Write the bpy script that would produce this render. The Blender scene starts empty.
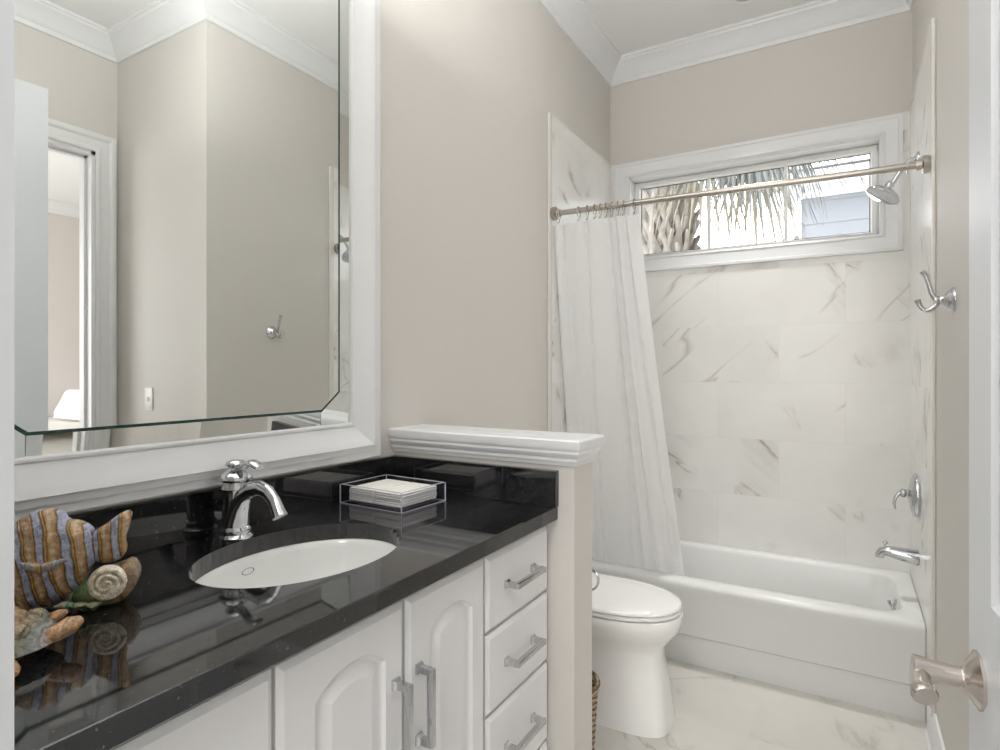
import bpy, bmesh, math, random
from mathutils import Vector, Matrix
from math import sin, cos, pi, radians, sqrt
random.seed(7)
S = bpy.context.scene
C = S.collection

# ------------------------------------------------------------------ camera, world, lights, exposure
XL, XR, YB, H = -1.193, 0.257, 3.293, 1.285      # left wall, right wall, window wall, eye height
ZC = 3.05                                        # ceiling
YS = 0.22                                        # bathroom side of the doorway wall
XD = 1.045                                       # side wall with the second doorway
YJ = 1.695                                       # short return wall with the light switch
HC = 0.933                                       # counter top
YH, YH2 = 1.388, 1.508                           # half wall faces

cam = bpy.data.cameras.new('camera'); cam.sensor_width = 36; cam.lens = 36*590.2/1000
cam.shift_y = -(375-370.06)/1000; cam.clip_start = 0.02
co = bpy.data.objects.new('camera', cam); C.objects.link(co)
co.location = (0, 0, H); co.rotation_euler = (radians(90), 0, radians(30.49))
S.camera = co

S.view_settings.view_transform = 'Standard'; S.view_settings.look = 'None'
S.view_settings.gamma = 1.0; S.view_settings.use_curve_mapping = False
S.view_settings.exposure = 0.31
S.cycles.use_denoising = True
S.cycles.max_bounces = 14; S.cycles.diffuse_bounces = 8; S.cycles.glossy_bounces = 8
S.cycles.transmission_bounces = 12; S.cycles.transparent_max_bounces = 16
S.cycles.sample_clamp_indirect = 8.0

W = bpy.data.worlds.new('overcast_sky'); S.world = W; W.use_nodes = True
bg = W.node_tree.nodes['Background']; bg.inputs[0].default_value = (0.95, 0.975, 1.0, 1); bg.inputs[1].default_value = 4.2

def lamp(name, loc, size, power, color=(1, .995, .985), rot=(0, 0, 0), shape='DISK', size_y=None, portal=False, spread=180):
    l = bpy.data.lights.new(name, 'AREA'); l.shape = shape; l.size = size
    if size_y: l.size_y = size_y
    l.energy = power; l.color = color; l.spread = radians(spread)
    if portal: l.cycles.is_portal = True
    o = bpy.data.objects.new(name, l); C.objects.link(o); o.location = loc; o.rotation_euler = rot
    return o
lamp('shower_lamp', (-0.41, 2.93, 3.035), 0.11, 2.6, spread=58)
lamp('ceiling_bounce_fill', (-0.50, 0.85, 2.30), 1.0, 22, rot=(radians(180), 0, 0))  # added upward fill without a fixture, brightens the room off the ceiling
lamp('hall_fill', (-0.15, -0.75, 2.95), 0.6, 20)  # added area light in the unseen hall, fills from behind the camera
lamp('hall_front_fill', (-0.10, -1.55, 1.5), 1.3, 16, (1, 1, 1), rot=(radians(90), 0, 0), shape='RECTANGLE', size_y=1.9)  # added frontal fill behind the camera; the hall wall has no window
lamp('bedroom_fill', (3.3, 0.16, 1.6), 2.0, 75, (1, 1, 1), rot=(radians(90), 0, 0), shape='RECTANGLE', size_y=1.7)  # added out of view to brighten the far room; no window there
lamp('window_daylight', (-0.46, 3.50, 2.14), 1.2, 1, rot=(radians(-90), 0, 0), shape='RECTANGLE', size_y=0.5, portal=True)

# ------------------------------------------------------------------ materials
def lin(r, g, b):
    f = lambda c: (c/255/12.92 if c/255 <= .04045 else ((c/255+.055)/1.055)**2.4)
    return (f(r), f(g), f(b), 1)
class NT:
    def __init__(s, name):
        s.m = bpy.data.materials.new(name); s.m.use_nodes = True; s.t = s.m.node_tree; s.n = s.t.nodes; s.l = s.t.links
        s.b = s.n['Principled BSDF']
    def add(s, typ, **kw):
        n = s.n.new(typ)
        for k, v in kw.items(): setattr(n, k, v)
        return n
    def put(s, sock, v):
        if hasattr(v, 'is_output'): s.l.new(v, sock)
        else: sock.default_value = v
    def math(s, op, a, b=None, c=None):
        n = s.add('ShaderNodeMath', operation=op)
        s.put(n.inputs[0], a)
        if b is not None: s.put(n.inputs[1], b)
        if c is not None: s.put(n.inputs[2], c)
        return n.outputs[0]
    def noise(s, vec, scale, detail=2, rough=.5, dist=0):
        n = s.add('ShaderNodeTexNoise'); n.inputs['Scale'].default_value = scale; n.inputs['Detail'].default_value = detail
        n.inputs['Roughness'].default_value = rough; n.inputs['Distortion'].default_value = dist
        if vec is not None: s.l.new(vec, n.inputs['Vector'])
        return n
    def ramp(s, fac, stops, interp='LINEAR'):
        n = s.add('ShaderNodeValToRGB'); n.color_ramp.interpolation = interp
        e = n.color_ramp.elements
        while len(e) < len(stops): e.new(.5)
        for el, (p, c) in zip(e, stops):
            el.position = p; el.color = c if len(c) == 4 else (*c, 1)
        s.l.new(fac, n.inputs[0]); return n.outputs[0]
    def mix(s, fac, a, b):
        n = s.add('ShaderNodeMix', data_type='RGBA'); s.put(n.inputs[0], fac); s.put(n.inputs[6], a); s.put(n.inputs[7], b)
        return n.outputs[2]
    def coord(s): return s.add('ShaderNodeTexCoord').outputs['Object']
    def bump(s, h, strength=.2, dist=.002):
        n = s.add('ShaderNodeBump'); n.inputs['Strength'].default_value = strength; n.inputs['Distance'].default_value = dist
        s.l.new(h, n.inputs['Height']); s.l.new(n.outputs[0], s.b.inputs['Normal'])
def plain(name, col, rough=.5, metal=0, ior=1.5, noise_amt=.015, scale=40, bump=0, coat=0):
    t = NT(name); b = t.b
    n = t.noise(t.coord(), scale, 4)
    c2 = tuple(max(0, c*(1-noise_amt*2)) for c in col[:3])
    t.l.new(t.ramp(n.outputs[0], [(.3, c2), (.7, col[:3])]), b.inputs['Base Color'])
    b.inputs['Roughness'].default_value = rough; b.inputs['Metallic'].default_value = metal; b.inputs['IOR'].default_value = ior
    b.inputs['Coat Weight'].default_value = coat
    if bump: t.bump(n.outputs[0], bump)
    return t.m
def marble(name, axes, tw, th, base, veincol, rough=.25, off=(0, 0), stagger=.5, dens=.585, groutcol=(205, 203, 198), st=1.0):
    t = NT(name); sep = t.add('ShaderNodeSeparateXYZ'); t.l.new(t.coord(), sep.inputs[0])
    a = t.math('ADD', sep.outputs[axes[0]], off[0]+50*tw); b = t.math('ADD', sep.outputs[axes[1]], off[1]+50*th)
    row = t.math('FLOOR', t.math('DIVIDE', b, th))
    sh = t.math('MULTIPLY', t.math('MODULO', row, 2.0), stagger*tw)
    a2 = t.math('ADD', a, sh); col = t.math('FLOOR', t.math('DIVIDE', a2, tw))
    cv = t.add('ShaderNodeCombineXYZ'); t.l.new(col, cv.inputs[0]); t.l.new(row, cv.inputs[1])
    wn = t.add('ShaderNodeTexWhiteNoise', noise_dimensions='3D'); t.l.new(cv.outputs[0], wn.inputs['Vector'])
    pv = t.add('ShaderNodeCombineXYZ'); t.l.new(a, pv.inputs[0]); t.l.new(b, pv.inputs[1])
    sc = t.add('ShaderNodeVectorMath', operation='SCALE'); t.l.new(wn.outputs['Color'], sc.inputs[0]); sc.inputs['Scale'].default_value = 17
    p = t.add('ShaderNodeVectorMath', operation='ADD'); t.l.new(pv.outputs[0], p.inputs[0]); t.l.new(sc.outputs[0], p.inputs[1]); P = p.outputs[0]
    # diagonal drift of the veins
    mp = t.add('ShaderNodeMapping', vector_type='TEXTURE'); mp.inputs['Rotation'].default_value = (0, 0, radians(-52)); mp.inputs['Scale'].default_value = (1.35, .55, 1)
    t.l.new(P, mp.inputs['Vector'])
    n1 = t.noise(mp.outputs[0], 1.3, 6, .58, .7)
    v1 = t.math('ABSOLUTE', t.math('SUBTRACT', n1.outputs[0], .5))
    thin = t.ramp(v1, [(0, (1, 1, 1)), (.004, (.75,)*3), (.014, (.1,)*3), (.03, (0, 0, 0))])
    soft = t.ramp(v1, [(0, (1, 1, 1)), (.09, (0, 0, 0))])
    mp2 = t.add('ShaderNodeMapping', vector_type='TEXTURE'); mp2.inputs['Rotation'].default_value = (0, 0, radians(38)); mp2.inputs['Scale'].default_value = (2.4, .42, 1); t.l.new(P, mp2.inputs['Vector'])
    n3 = t.noise(mp2.outputs[0], 1.5, 3, .5, .35); v3 = t.math('ABSOLUTE', t.math('SUBTRACT', n3.outputs[0], .47))
    long = t.ramp(v3, [(0, (1, 1, 1)), (.006, (.5,)*3), (.018, (0, 0, 0))]); m3 = t.noise(P, 2.1, 2); k3 = t.ramp(m3.outputs[0], [(.54, (0, 0, 0)), (.63, (1, 1, 1))])
    m = t.noise(P, 2.6, 3); mask = t.ramp(m.outputs[0], [(dens-.03, (0, 0, 0)), (dens+.08, (1, 1, 1))])
    n2 = t.noise(P, 3.5, 4); cloud = t.ramp(n2.outputs[0], [(.35, base[:3]), (.75, tuple(c*.93 for c in base[:3]))])
    f1 = t.math('MULTIPLY', thin, t.math('MULTIPLY', mask, .7*st)); f2 = t.math('MULTIPLY', soft, t.math('MULTIPLY', mask, .2*st))
    c = t.mix(f2, cloud, veincol); c = t.mix(f1, c, veincol); c = t.mix(t.math('MULTIPLY', t.math('MULTIPLY', long, k3), .45*st), c, veincol)
    # grout lines
    fx = t.math('FRACT', t.math('DIVIDE', a2, tw)); fy = t.math('FRACT', t.math('DIVIDE', b, th))
    dx = t.math('MULTIPLY', t.math('MINIMUM', fx, t.math('SUBTRACT', 1.0, fx)), tw); dy = t.math('MULTIPLY', t.math('MINIMUM', fy, t.math('SUBTRACT', 1.0, fy)), th)
    g = t.math('LESS_THAN', t.math('MINIMUM', dx, dy), .0011)
    c = t.mix(t.math('MULTIPLY', g, .3), c, lin(*groutcol))
    t.l.new(c, t.b.inputs['Base Color']); t.b.inputs['Roughness'].default_value = rough
    return t.m
M = {}
M['paint'] = plain('greige_wall_paint', lin(208, 204, 198.5), .55, noise_amt=.006, scale=60)
M['ceiling'] = plain('ceiling_paint', lin(234, 235, 234), .7, noise_amt=.004)
M['trim'] = plain('white_trim_paint', lin(226, 227, 228), .35, noise_amt=.004)
M['cabinet'] = plain('white_cabinet_lacquer', lin(228, 228, 229), .28, noise_amt=.004)
M['doorpaint'] = plain('white_door_paint', lin(216, 219, 223), .35, noise_amt=.004)
M['porcelain'] = plain('white_porcelain', lin(238, 238, 236), .08, noise_amt=.003, coat=.3)
M['enamel'] = plain('tub_enamel', lin(220, 221, 219), .22, noise_amt=.004)
M['chrome'] = plain('polished_chrome', (.60, .61, .63, 1), .07, 1, noise_amt=.01)
M['nickel'] = plain('brushed_nickel', (.56, .52, .47, 1), .26, 1, noise_amt=.05, scale=120)
M['satin'] = plain('satin_nickel_lever', (.66, .60, .55, 1), .22, 1, noise_amt=.04, scale=90)
M['pull'] = plain('satin_chrome_pull', (.60, .61, .62, 1), .2, 1, noise_amt=.02)
M['dark'] = plain('shadow_gap_dark', (.02, .02, .02, 1), .6)
M['rubber'] = plain('dark_gasket', (.03, .03, .03, 1), .5)
M['greenedge'] = plain('green_glass_edge', (.012, .05, .04, 1), .1)
M['towel'] = plain('white_paper_towel', lin(240, 238, 232), .9, noise_amt=.03, scale=300, bump=.3)
M['switch'] = plain('white_switch_plastic', lin(238, 238, 236), .35)
M['linen'] = plain('white_bed_linen', lin(240, 238, 234), .9, bump=.2)
M['bedpaint'] = plain('pale_bedroom_paint', lin(214, 208, 204), .6)
M['plastic'] = plain('white_plastic', lin(236, 236, 234), .35)
M['lens'] = plain('frosted_lamp_glass', lin(190, 190, 188), .5)

t = NT('black_speckled_granite'); co_ = t.coord()
v = t.add('ShaderNodeTexVoronoi'); v.inputs['Scale'].default_value = 430; t.l.new(co_, v.inputs['Vector'])
n = t.noise(co_, 55, 3)
sp = t.ramp(v.outputs['Color'], [(.90, (0, 0, 0)), (.95, (1, 1, 1))])
base = t.ramp(n.outputs[0], [(.35, (.006, .006, .007)), (.7, (.02, .02, .021))])
t.l.new(t.mix(t.math('MULTIPLY', sp, .55), base, (.16, .16, .17, 1)), t.b.inputs['Base Color'])
t.b.inputs['Roughness'].default_value = .045; t.b.inputs['IOR'].default_value = 1.75; M['granite'] = t.m

TB = lin(234, 233, 230); VC = lin(138, 128, 116)
M['tile_back'] = marble('marble_tile_back', (0, 2), .584, .292, TB, VC, .22, (.30, -.053))
M['tile_side'] = marble('marble_tile_side', (1, 2), .584, .292, TB, VC, .22, (.1, -.053))
M['tile_floor'] = marble('marble_tile_floor', (0, 1), .61, .61, lin(210, 207, 201), lin(140, 131, 122), .28, (.3, .22), 0, .53, st=.7)
M['bullnose'] = plain('pale_marble_bullnose', lin(222, 219, 213), .25)

t = NT('mirror_silver'); t.b.inputs['Base Color'].default_value = (.83, .85, .84, 1); t.b.inputs['Metallic'].default_value = 1; t.b.inputs['Roughness'].default_value = .0
n = t.noise(t.coord(), 3, 2); t.l.new(t.ramp(n.outputs[0], [(.3, (.83, .85, .835)), (.7, (.84, .86, .845))]), t.b.inputs['Base Color']); M['mirror'] = t.m
t = NT('window_glass'); out = t.n['Material Output']
tr = t.add('ShaderNodeBsdfTransparent'); gl = t.add('ShaderNodeBsdfGlossy'); gl.inputs['Roughness'].default_value = .01
mx = t.add('ShaderNodeMixShader'); lw = t.add('ShaderNodeLayerWeight'); lw.inputs[0].default_value = .5
t.l.new(t.math('ADD', t.math('MULTIPLY', t.math('POWER', lw.outputs['Facing'], 5.0), .6), .03), mx.inputs[0]); t.l.new(tr.outputs[0], mx.inputs[1]); t.l.new(gl.outputs[0], mx.inputs[2]); t.l.new(mx.outputs[0], out.inputs[0]); M['glass'] = t.m
def clear(name, tint, fac, rough):
    t = NT(name); out = t.n['Material Output']
    tr = t.add('ShaderNodeBsdfTransparent'); tr.inputs[0].default_value = tint; lw = t.add('ShaderNodeLayerWeight'); lw.inputs[0].default_value = .5
    gl = t.add('ShaderNodeBsdfGlossy'); gl.inputs['Roughness'].default_value = rough; mx = t.add('ShaderNodeMixShader')
    t.l.new(t.math('ADD', t.math('MULTIPLY', t.math('POWER', lw.outputs['Facing'], 4.0), .5), fac), mx.inputs[0])
    t.l.new(tr.outputs[0], mx.inputs[1]); t.l.new(gl.outputs[0], mx.inputs[2]); t.l.new(mx.outputs[0], out.inputs[0]); return t.m
M['acrylic'] = clear('clear_acrylic', (.95, .95, .975, 1), .03, .02)
M['acrylic_edge'] = plain('frosted_acrylic_edge', lin(206, 206, 220), .25)
# sheer white curtain
t = NT('white_curtain_fabric'); out = t.n['Material Output']
df = t.add('ShaderNodeBsdfDiffuse'); tl = t.add('ShaderNodeBsdfTranslucent'); mx = t.add('ShaderNodeMixShader')
wv = t.noise(t.coord(), 500, 2); cc = t.ramp(wv.outputs[0], [(.3, lin(246, 246, 246)[:3]), (.7, lin(252, 252, 252)[:3])])
t.l.new(cc, df.inputs[0]); t.l.new(cc, tl.inputs[0]); mx.inputs[0].default_value = .5
t.l.new(df.outputs[0], mx.inputs[1]); t.l.new(tl.outputs[0], mx.inputs[2]); t.l.new(mx.outputs[0], out.inputs[0]); M['curtain'] = t.m

# ------------------------------------------------------------------ mesh helpers
class MB:
    def __init__(s): s.b = bmesh.new()
    def box(s, x0, x1, y0, y1, z0, z1, bev=0, seg=2):
        vs = [s.b.verts.new((x, y, z)) for x in (x0, x1) for y in (y0, y1) for z in (z0, z1)]
        f = [(0, 1, 3, 2), (4, 6, 7, 5), (0, 4, 5, 1), (2, 3, 7, 6), (0, 2, 6, 4), (1, 5, 7, 3)]
        fs = [s.b.faces.new([vs[i] for i in q]) for q in f]
        if bev:
            es = list({e for q in fs for e in q.edges})
            bmesh.ops.bevel(s.b, geom=es, offset=bev, segments=seg, affect='EDGES', profile=.5)
        return s
    def loft(s, rings, closed=True, cap0=True, cap1=True):
        R = [[s.b.verts.new(p) for p in r] for r in rings]; n = len(rings[0])
        for a, b in zip(R[:-1], R[1:]):
            for i in range(n if closed else n-1):
                j = (i+1) % n
                s.b.faces.new((a[i], a[j], b[j], b[i]))
        if cap0: s.b.faces.new(list(reversed(R[0])))
        if cap1: s.b.faces.new(R[-1])
        return s
    def tube(s, pts, rad, n=14, cap=True, flat=None, upv=None):
        pts = [Vector(p) for p in pts]; N = len(pts)
        rad = rad if hasattr(rad, '__len__') else [rad]*N
        T = [((pts[min(i+1, N-1)]-pts[max(i-1, 0)]).normalized()) for i in range(N)]
        up = Vector(upv) if upv else (Vector((0, 0, 1)) if abs(T[0].z) < .9 else Vector((0, 1, 0)))
        rings = []
        for i in range(N):
            sd = T[i].cross(up).normalized(); up = sd.cross(T[i]).normalized()
            fl = flat[i] if flat else 1
            rings.append([pts[i]+sd*cos(2*pi*k/n)*rad[i]+up*sin(2*pi*k/n)*rad[i]*fl for k in range(n)])
        return s.loft(rings, True, cap, cap)
    def lathe(s, prof, o=(0, 0, 0), axis=(0, 0, 1), n=32, sx=1, sy=1):
        A = Vector(axis).normalized(); q = Vector((0, 0, 1)).rotation_difference(A); o = Vector(o)
        rings = [[o+q @ Vector((r*cos(2*pi*k/n)*sx, r*sin(2*pi*k/n)*sy, z)) for k in range(n)] for r, z in prof]
        return s.loft(rings, True, prof[0][0] > 1e-5, prof[-1][0] > 1e-5)
    def prism(s, poly, vec):
        v = Vector(vec); a = [Vector(p) for p in poly]
        return s.loft([a, [p+v for p in a]])
    def build(s, name, mat, parent=None, smooth=True, loc=None, local=False, auto=35):
        b = s.b
        bmesh.ops.remove_doubles(b, verts=b.verts, dist=1e-6)
        bmesh.ops.recalc_face_normals(b, faces=b.faces)
        off = Vector(loc) if loc else (parent_world(parent) if parent and not local else Vector((0, 0, 0)))
        if off.length: bmesh.ops.translate(b, verts=b.verts, vec=-off)
        if smooth:
            for f in b.faces: f.smooth = True
            for e in b.edges:
                if len(e.link_faces) == 2 and e.calc_face_angle(0) > radians(auto): e.smooth = False
                elif len(e.link_faces) != 2: e.smooth = False
        me = bpy.data.meshes.new(name); b.to_mesh(me); b.free()
        for m in (mat if isinstance(mat, (list, tuple)) else [mat]): me.materials.append(M[m] if isinstance(m, str) else m)
        o = bpy.data.objects.new(name, me); C.objects.link(o)
        if parent: o.parent = parent
        elif loc: o.location = loc
        return o
def parent_world(p):
    v = Vector((0, 0, 0))
    while p: v += Vector(p.location); p = p.parent
    return v
def tag(o, label, cat, group=None):
    o['label'] = label; o['category'] = cat
    if group: o['group'] = group
    return o
def thing(name, label, cat, loc=(0, 0, 0), rz=0, group=None):
    o = bpy.data.objects.new(name, None); C.objects.link(o); o.location = loc; o.rotation_euler = (0, 0, rz); o.empty_display_size = .05
    return tag(o, label, cat, group)
def struct(o):
    o['kind'] = 'structure'; return o
def sweep(path, prof, closed=False, side=1):
    """profile points (d, z): d to the left of the path in plan, z absolute; mitred corners"""
    m = MB(); P = [Vector((p[0], p[1], 0)) for p in path]; N = len(P); rings = []
    for i in range(N):
        a = P[(i-1) % N] if (closed or i > 0) else None; c = P[(i+1) % N] if (closed or i < N-1) else None
        def nrm(u, w): d = (w-u).normalized(); return Vector((-d.y, d.x, 0))*side
        if a is None: k = nrm(P[i], c)
        elif c is None: k = nrm(a, P[i])
        else:
            n1, n2 = nrm(a, P[i]), nrm(P[i], c); k = (n1+n2).normalized(); k = k/max(.2, k.dot(n1))
        rings.append([(P[i]+k*d)+Vector((0, 0, z)) for d, z in prof])
    if closed: rings.append(rings[0])
    m.loft(rings, True, not closed, not closed)
    return m
def casing(plane, a0, a1, z1, base, out, prof, z0=0.0):
    """door casing: plane 'x' or 'y'; opening a0..a1, head z1; prof (offset from opening edge, projection)"""
    m = MB(); path = [(a0, z0), (a0, z1), (a1, z1), (a1, z0)]; rings = []
    sgn = [(-1, 0), (-1, 1), (1, 1), (1, 0)]
    for (a, z), (sa, sz) in zip(path, sgn):
        r = []
        for d, q in prof:
            aa, zz = a+sa*d, z+sz*d; w = base+out*q
            r.append((w, aa, zz) if plane == 'x' else (aa, w, zz))
        rings.append(r)
    m.loft(rings); return m
def frame_loop(plane, a0, a1, z0, z1, base, out, prof):
    """closed rectangular moulding; prof (offset outward, projection)"""
    m = MB(); rings = []
    for (a, z, sa, sz) in ((a0, z0, -1, -1), (a0, z1, -1, 1), (a1, z1, 1, 1), (a1, z0, 1, -1)):
        r = []
        for d, q in prof:
            aa, zz = a+sa*d, z+sz*d; w = base+out*q
            r.append((w, aa, zz) if plane == 'x' else (aa, w, zz))
        rings.append(r)
    rings.append(rings[0]); m.loft(rings, True, False, False); return m
def ell(cx, cy, a, b, z, n=48, p=2.0):
    r = []
    for k in range(n):
        th = 2*pi*k/n; c, s_ = cos(th), sin(th)
        r.append((cx+a*math.copysign(abs(c)**(2/p), c), cy+b*math.copysign(abs(s_)**(2/p), s_), z))
    return r

# ------------------------------------------------------------------ the room
T_ = .12
struct(MB().box(-2.2, 5.2, -1.75, 4.4, -.12, 0).build('floor', 'tile_floor', smooth=False))
struct(MB().box(-2.2, 5.2, -1.75, 4.4, ZC, ZC+.12).build('ceiling', 'ceiling', smooth=False))
struct(MB().box(XL-T_, XL, YS-T_, YB+.16, 0, ZC).build('wall_left', 'paint', smooth=False))
WX0, WX1, WZ0, WZ1 = -1.080, .135, 1.922, 2.382          # window opening
m = MB(); m.box(XL, WX0, YB, YB+.16, 0, ZC); m.box(WX1, XR+T_, YB, YB+.16, 0, ZC); m.box(WX0, WX1, YB, YB+.16, 0, WZ0); m.box(WX0, WX1, YB, YB+.16, WZ1, ZC)
struct(m.build('wall_back', 'paint', smooth=False))
m = MB(); m.prism([(XR, YJ, 0), (XD+T_, YJ, 0), (XD+T_, YJ+T_, 0), (XR+T_, YJ+T_, 0), (XR+T_, YB, 0), (XR, YB, 0)], (0, 0, ZC))
struct(m.build('wall_right', 'paint', smooth=False))
DY0, DY1, DZ = .81, 1.585, 2.425                         # second doorway
m = MB(); m.box(XD, XD+T_, YS-T_, DY0, 0, ZC); m.box(XD, XD+T_, DY1, YJ, 0, ZC); m.box(XD, XD+T_, DY0, DY1, DZ, ZC)
struct(m.build('wall_side', 'paint', smooth=False))
EX0, EX1 = -.619, .215                                   # doorway the view looks through
m = MB(); m.box(XL, EX0-.012, YS-T_, YS, 0, ZC); m.box(EX1+.012, XD, YS-T_, YS, 0, ZC); m.box(EX0-.012, EX1+.012, YS-T_, YS, DZ, ZC)
struct(m.build('wall_front', 'paint', smooth=False))
# hallway behind the camera and the bedroom beyond the second doorway
m = MB(); m.box(-1.72, -1.6, -1.7, YS-T_, 0, ZC); m.box(-1.72, 1.42, -1.75, -1.63, 0, ZC); m.box(1.30, 1.42, -1.63, YS-T_, 0, ZC); m.box(-1.6, XL-T_, .0, YS-T_, 0, ZC); m.box(XD+T_, 1.30, .0, YS-T_, 0, ZC)
struct(m.build('wall_hall', 'paint', smooth=False))
m = MB(); m.box(4.85, 4.97, .10, 4.32, 0, ZC); m.box(XD+T_, 4.97, 4.2, 4.32, 0, ZC); m.box(1.42, 4.97, -.02, .10, 0, ZC); m.box(XR+T_, XD+T_, YB+.04, 4.32, 0, ZC); m.box(XD+.06, XD+T_, YJ+T_, YB+.04, 0, ZC)
struct(m.build('wall_bedroom', 'bedpaint', smooth=False))

# crown mouldings
cz = ZC
CP = [(0, 2.935), (.010, 2.935), (.014, 2.945), (.014, 2.956), (.022, 2.962), (.030, 2.975), (.048, 3.000), (.070, 3.018), (.084, 3.026), (.088, 3.034), (.098, 3.038), (.098, 3.05), (0, 3.05)]
struct(sweep([(XL, YS), (XD, YS), (XD, YJ), (XR, YJ), (XR, YB), (XL, YB)], CP, True, 1).build('trim_1', 'trim', auto=25))
struct(sweep([(1.42, .10), (4.85, .10), (4.85, 4.2), (XD+T_, 4.2)], CP, False, 1).build('trim_2', 'trim', auto=25))
# baseboards
BP = [(0, 0), (.024, 0), (.024, .012), (.016, .020), (.016, .098), (.011, .112), (.007, .128), (0, .130)]
struct(sweep([(XD, DY1+.1), (XD, YJ), (XR, YJ), (XR, 2.56)], BP, False, 1).build('baseboard_right', 'trim', auto=25))
struct(sweep([(XL, 2.56), (XL, YH2)], BP, False, 1).build('baseboard_left', 'trim', auto=25))
struct(sweep([(XD, YS+.01), (XD, DY0-.1)], BP, False, 1).build('baseboard_side', 'trim', auto=25))
# door casings and jambs
CAS = [(0, 0), (0, .010), (.006, .014), (.018, .014), (.024, .010), (.060, .014), (.068, .020), (.078, .024), (.092, .024), (.096, .018), (.098, 0)]
struct(casing('x', DY0, DY1, DZ, XD, -1, CAS).build('trim_3', 'trim', auto=25))
m = MB(); m.box(XD-.002, XD+T_+.002, DY0-.0, DY0+.018, 0, DZ); m.box(XD-.002, XD+T_+.002, DY1-.018, DY1, 0, DZ); m.box(XD-.002, XD+T_+.002, DY0, DY1, DZ-.018, DZ)
m.box(XD+.05, XD+.066, DY1-.030, DY1-.018, 0, DZ-.018); m.box(XD+.05, XD+.066, DY0+.018, DY1-.018, DZ-.030, DZ-.018)
struct(m.build('trim_4', 'trim', smooth=False))
m = MB(); m.box(EX0-.012, EX0, YS-T_-.002, YS+.006, 0, DZ); m.box(EX1, EX1+.012, YS-T_-.002, YS+.002, 0, DZ); m.box(EX0, EX1, YS-T_-.002, YS+.002, DZ-.012, DZ)
m.box(EX0, EX0+.011, YS-.075, YS-.04, 0, DZ-.012)
struct(m.build('trim_5', 'doorpaint', smooth=False))
struct(casing('y', EX0-.006, EX1+.006, DZ, YS-T_, -1, CAS).build('trim_6', 'trim', auto=25))

# tile surround of the tub alcove
TZ = 2.473; YT = 2.455; TT = .010
m = MB(); m.box(XL+TT, WX0-.08, YB-TT, YB, .33, TZ); m.box(WX1+.08, XR-TT, YB-TT, YB, .33, TZ); m.box(WX0-.08, WX1+.08, YB-TT, YB, .33, 1.85)
struct(m.build('wall_back_tile', 'tile_back', smooth=False))
struct(MB().box(XL, XL+TT, YT+.03, YB, 0, TZ-.0).build('wall_left_tile', 'tile_side', smooth=False))
struct(MB().box(XR-TT, XR, YT+.03, YB, 0, TZ-.0).build('wall_right_tile', 'tile_side', smooth=False))
m = MB(); m.box(XL, XL+TT+.002, YT, YT+.03, 0, TZ, .004); m.box(XR-TT-.002, XR, YT, YT+.03, 0, TZ, .004)
struct(m.build('trim_7', 'bullnose'))

# window
win = struct(MB().box(WX0-.0, WX1+.0, YB-.0, YB+.16, WZ0-.012, WZ0).build('window_1', 'trim', smooth=False))
WP = [(0, 0), (0, .010), (.010, .016), (.018, .012), (.050, .014), (.066, .018), (.070, .022), (.084, .022), (.086, 0)]
o = struct(frame_loop('y', WX0, WX1, WZ0, WZ1, YB-TT*.0, -1, WP).build('window_casing', 'trim', win, auto=25))
m = MB(); th = .004
m.box(WX0, WX0+th, YB, YB+.15, WZ0, WZ1); m.box(WX1-th, WX1, YB, YB+.15, WZ0, WZ1); m.box(WX0, WX1, YB, YB+.15, WZ1-th, WZ1)
struct(m.build('window_jamb', 'trim', win, smooth=False))
SP = [(0, 0), (0, .020), (-.010, .028), (-.030, .028), (-.034, .018), (-.036, .0)]
YG = YB+.105
struct(frame_loop('y', WX0+th, WX1-th, WZ0, WZ1-th, YG+.01, -1, SP).build('window_sash', 'plastic', win, auto=25))
struct(frame_loop('y', WX0+.0395, WX1-.0395, WZ0+.0355, WZ1-.0395, YG+.006, -1, [(0, 0), (0, .004), (-.0035, .004), (-.0035, 0)]).build('window_gasket', 'rubber', win, smooth=False))
for mxp in (-.660, -.277):
    struct(MB().box(mxp-.008, mxp+.008, YG-.006, YG+.012, WZ0+.03, WZ1-.03).build('window_mullion', 'plastic', win, smooth=False))
struct(MB().box(WX0+.034, WX1-.034, YG+.002, YG+.006, WZ0+.03, WZ1-.034).build('window_pane', 'glass', win, smooth=False))

# half wall between vanity and toilet, with its moulded cap
hw = struct(MB().box(XL, -.598, YH, YH2, 0, 1.06).build('wall_half', 'paint', smooth=False))
pf = [(0, 1.040), (.006, 1.040), (.008, 1.048), (.011, 1.052), (.011, 1.060), (.016, 1.064), (.021, 1.073), (.020, 1.079), (.024, 1.083), (.026, 1.088), (.026, 1.105), (.023, 1.109), (-.058, 1.109), (-.058, 1.060), (0, 1.060)]
struct(sweep([(XL, YH2), (-.598, YH2), (-.598, YH), (XL, YH)], pf, False, 1).build('trim_8', 'trim', auto=25))

# recessed ceiling lamp above the tub
dl = thing('recessed_ceiling_light', 'small round recessed light in the white ceiling above the bathtub', 'light', (-.410, 2.975, ZC))
MB().lathe([(.055, -.001), (.060, -.006), (.078, -.004), (.082, 0), (.080, .0005)], (-.410, 2.975, ZC), n=40).build('trim_ring', 'plastic', dl)
MB().lathe([(.0, -.002), (.054, -.002), (.054, -.0005), (.0, -.0005)], (-.410, 2.975, ZC), n=40).build('lens', 'lens', dl)

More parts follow.
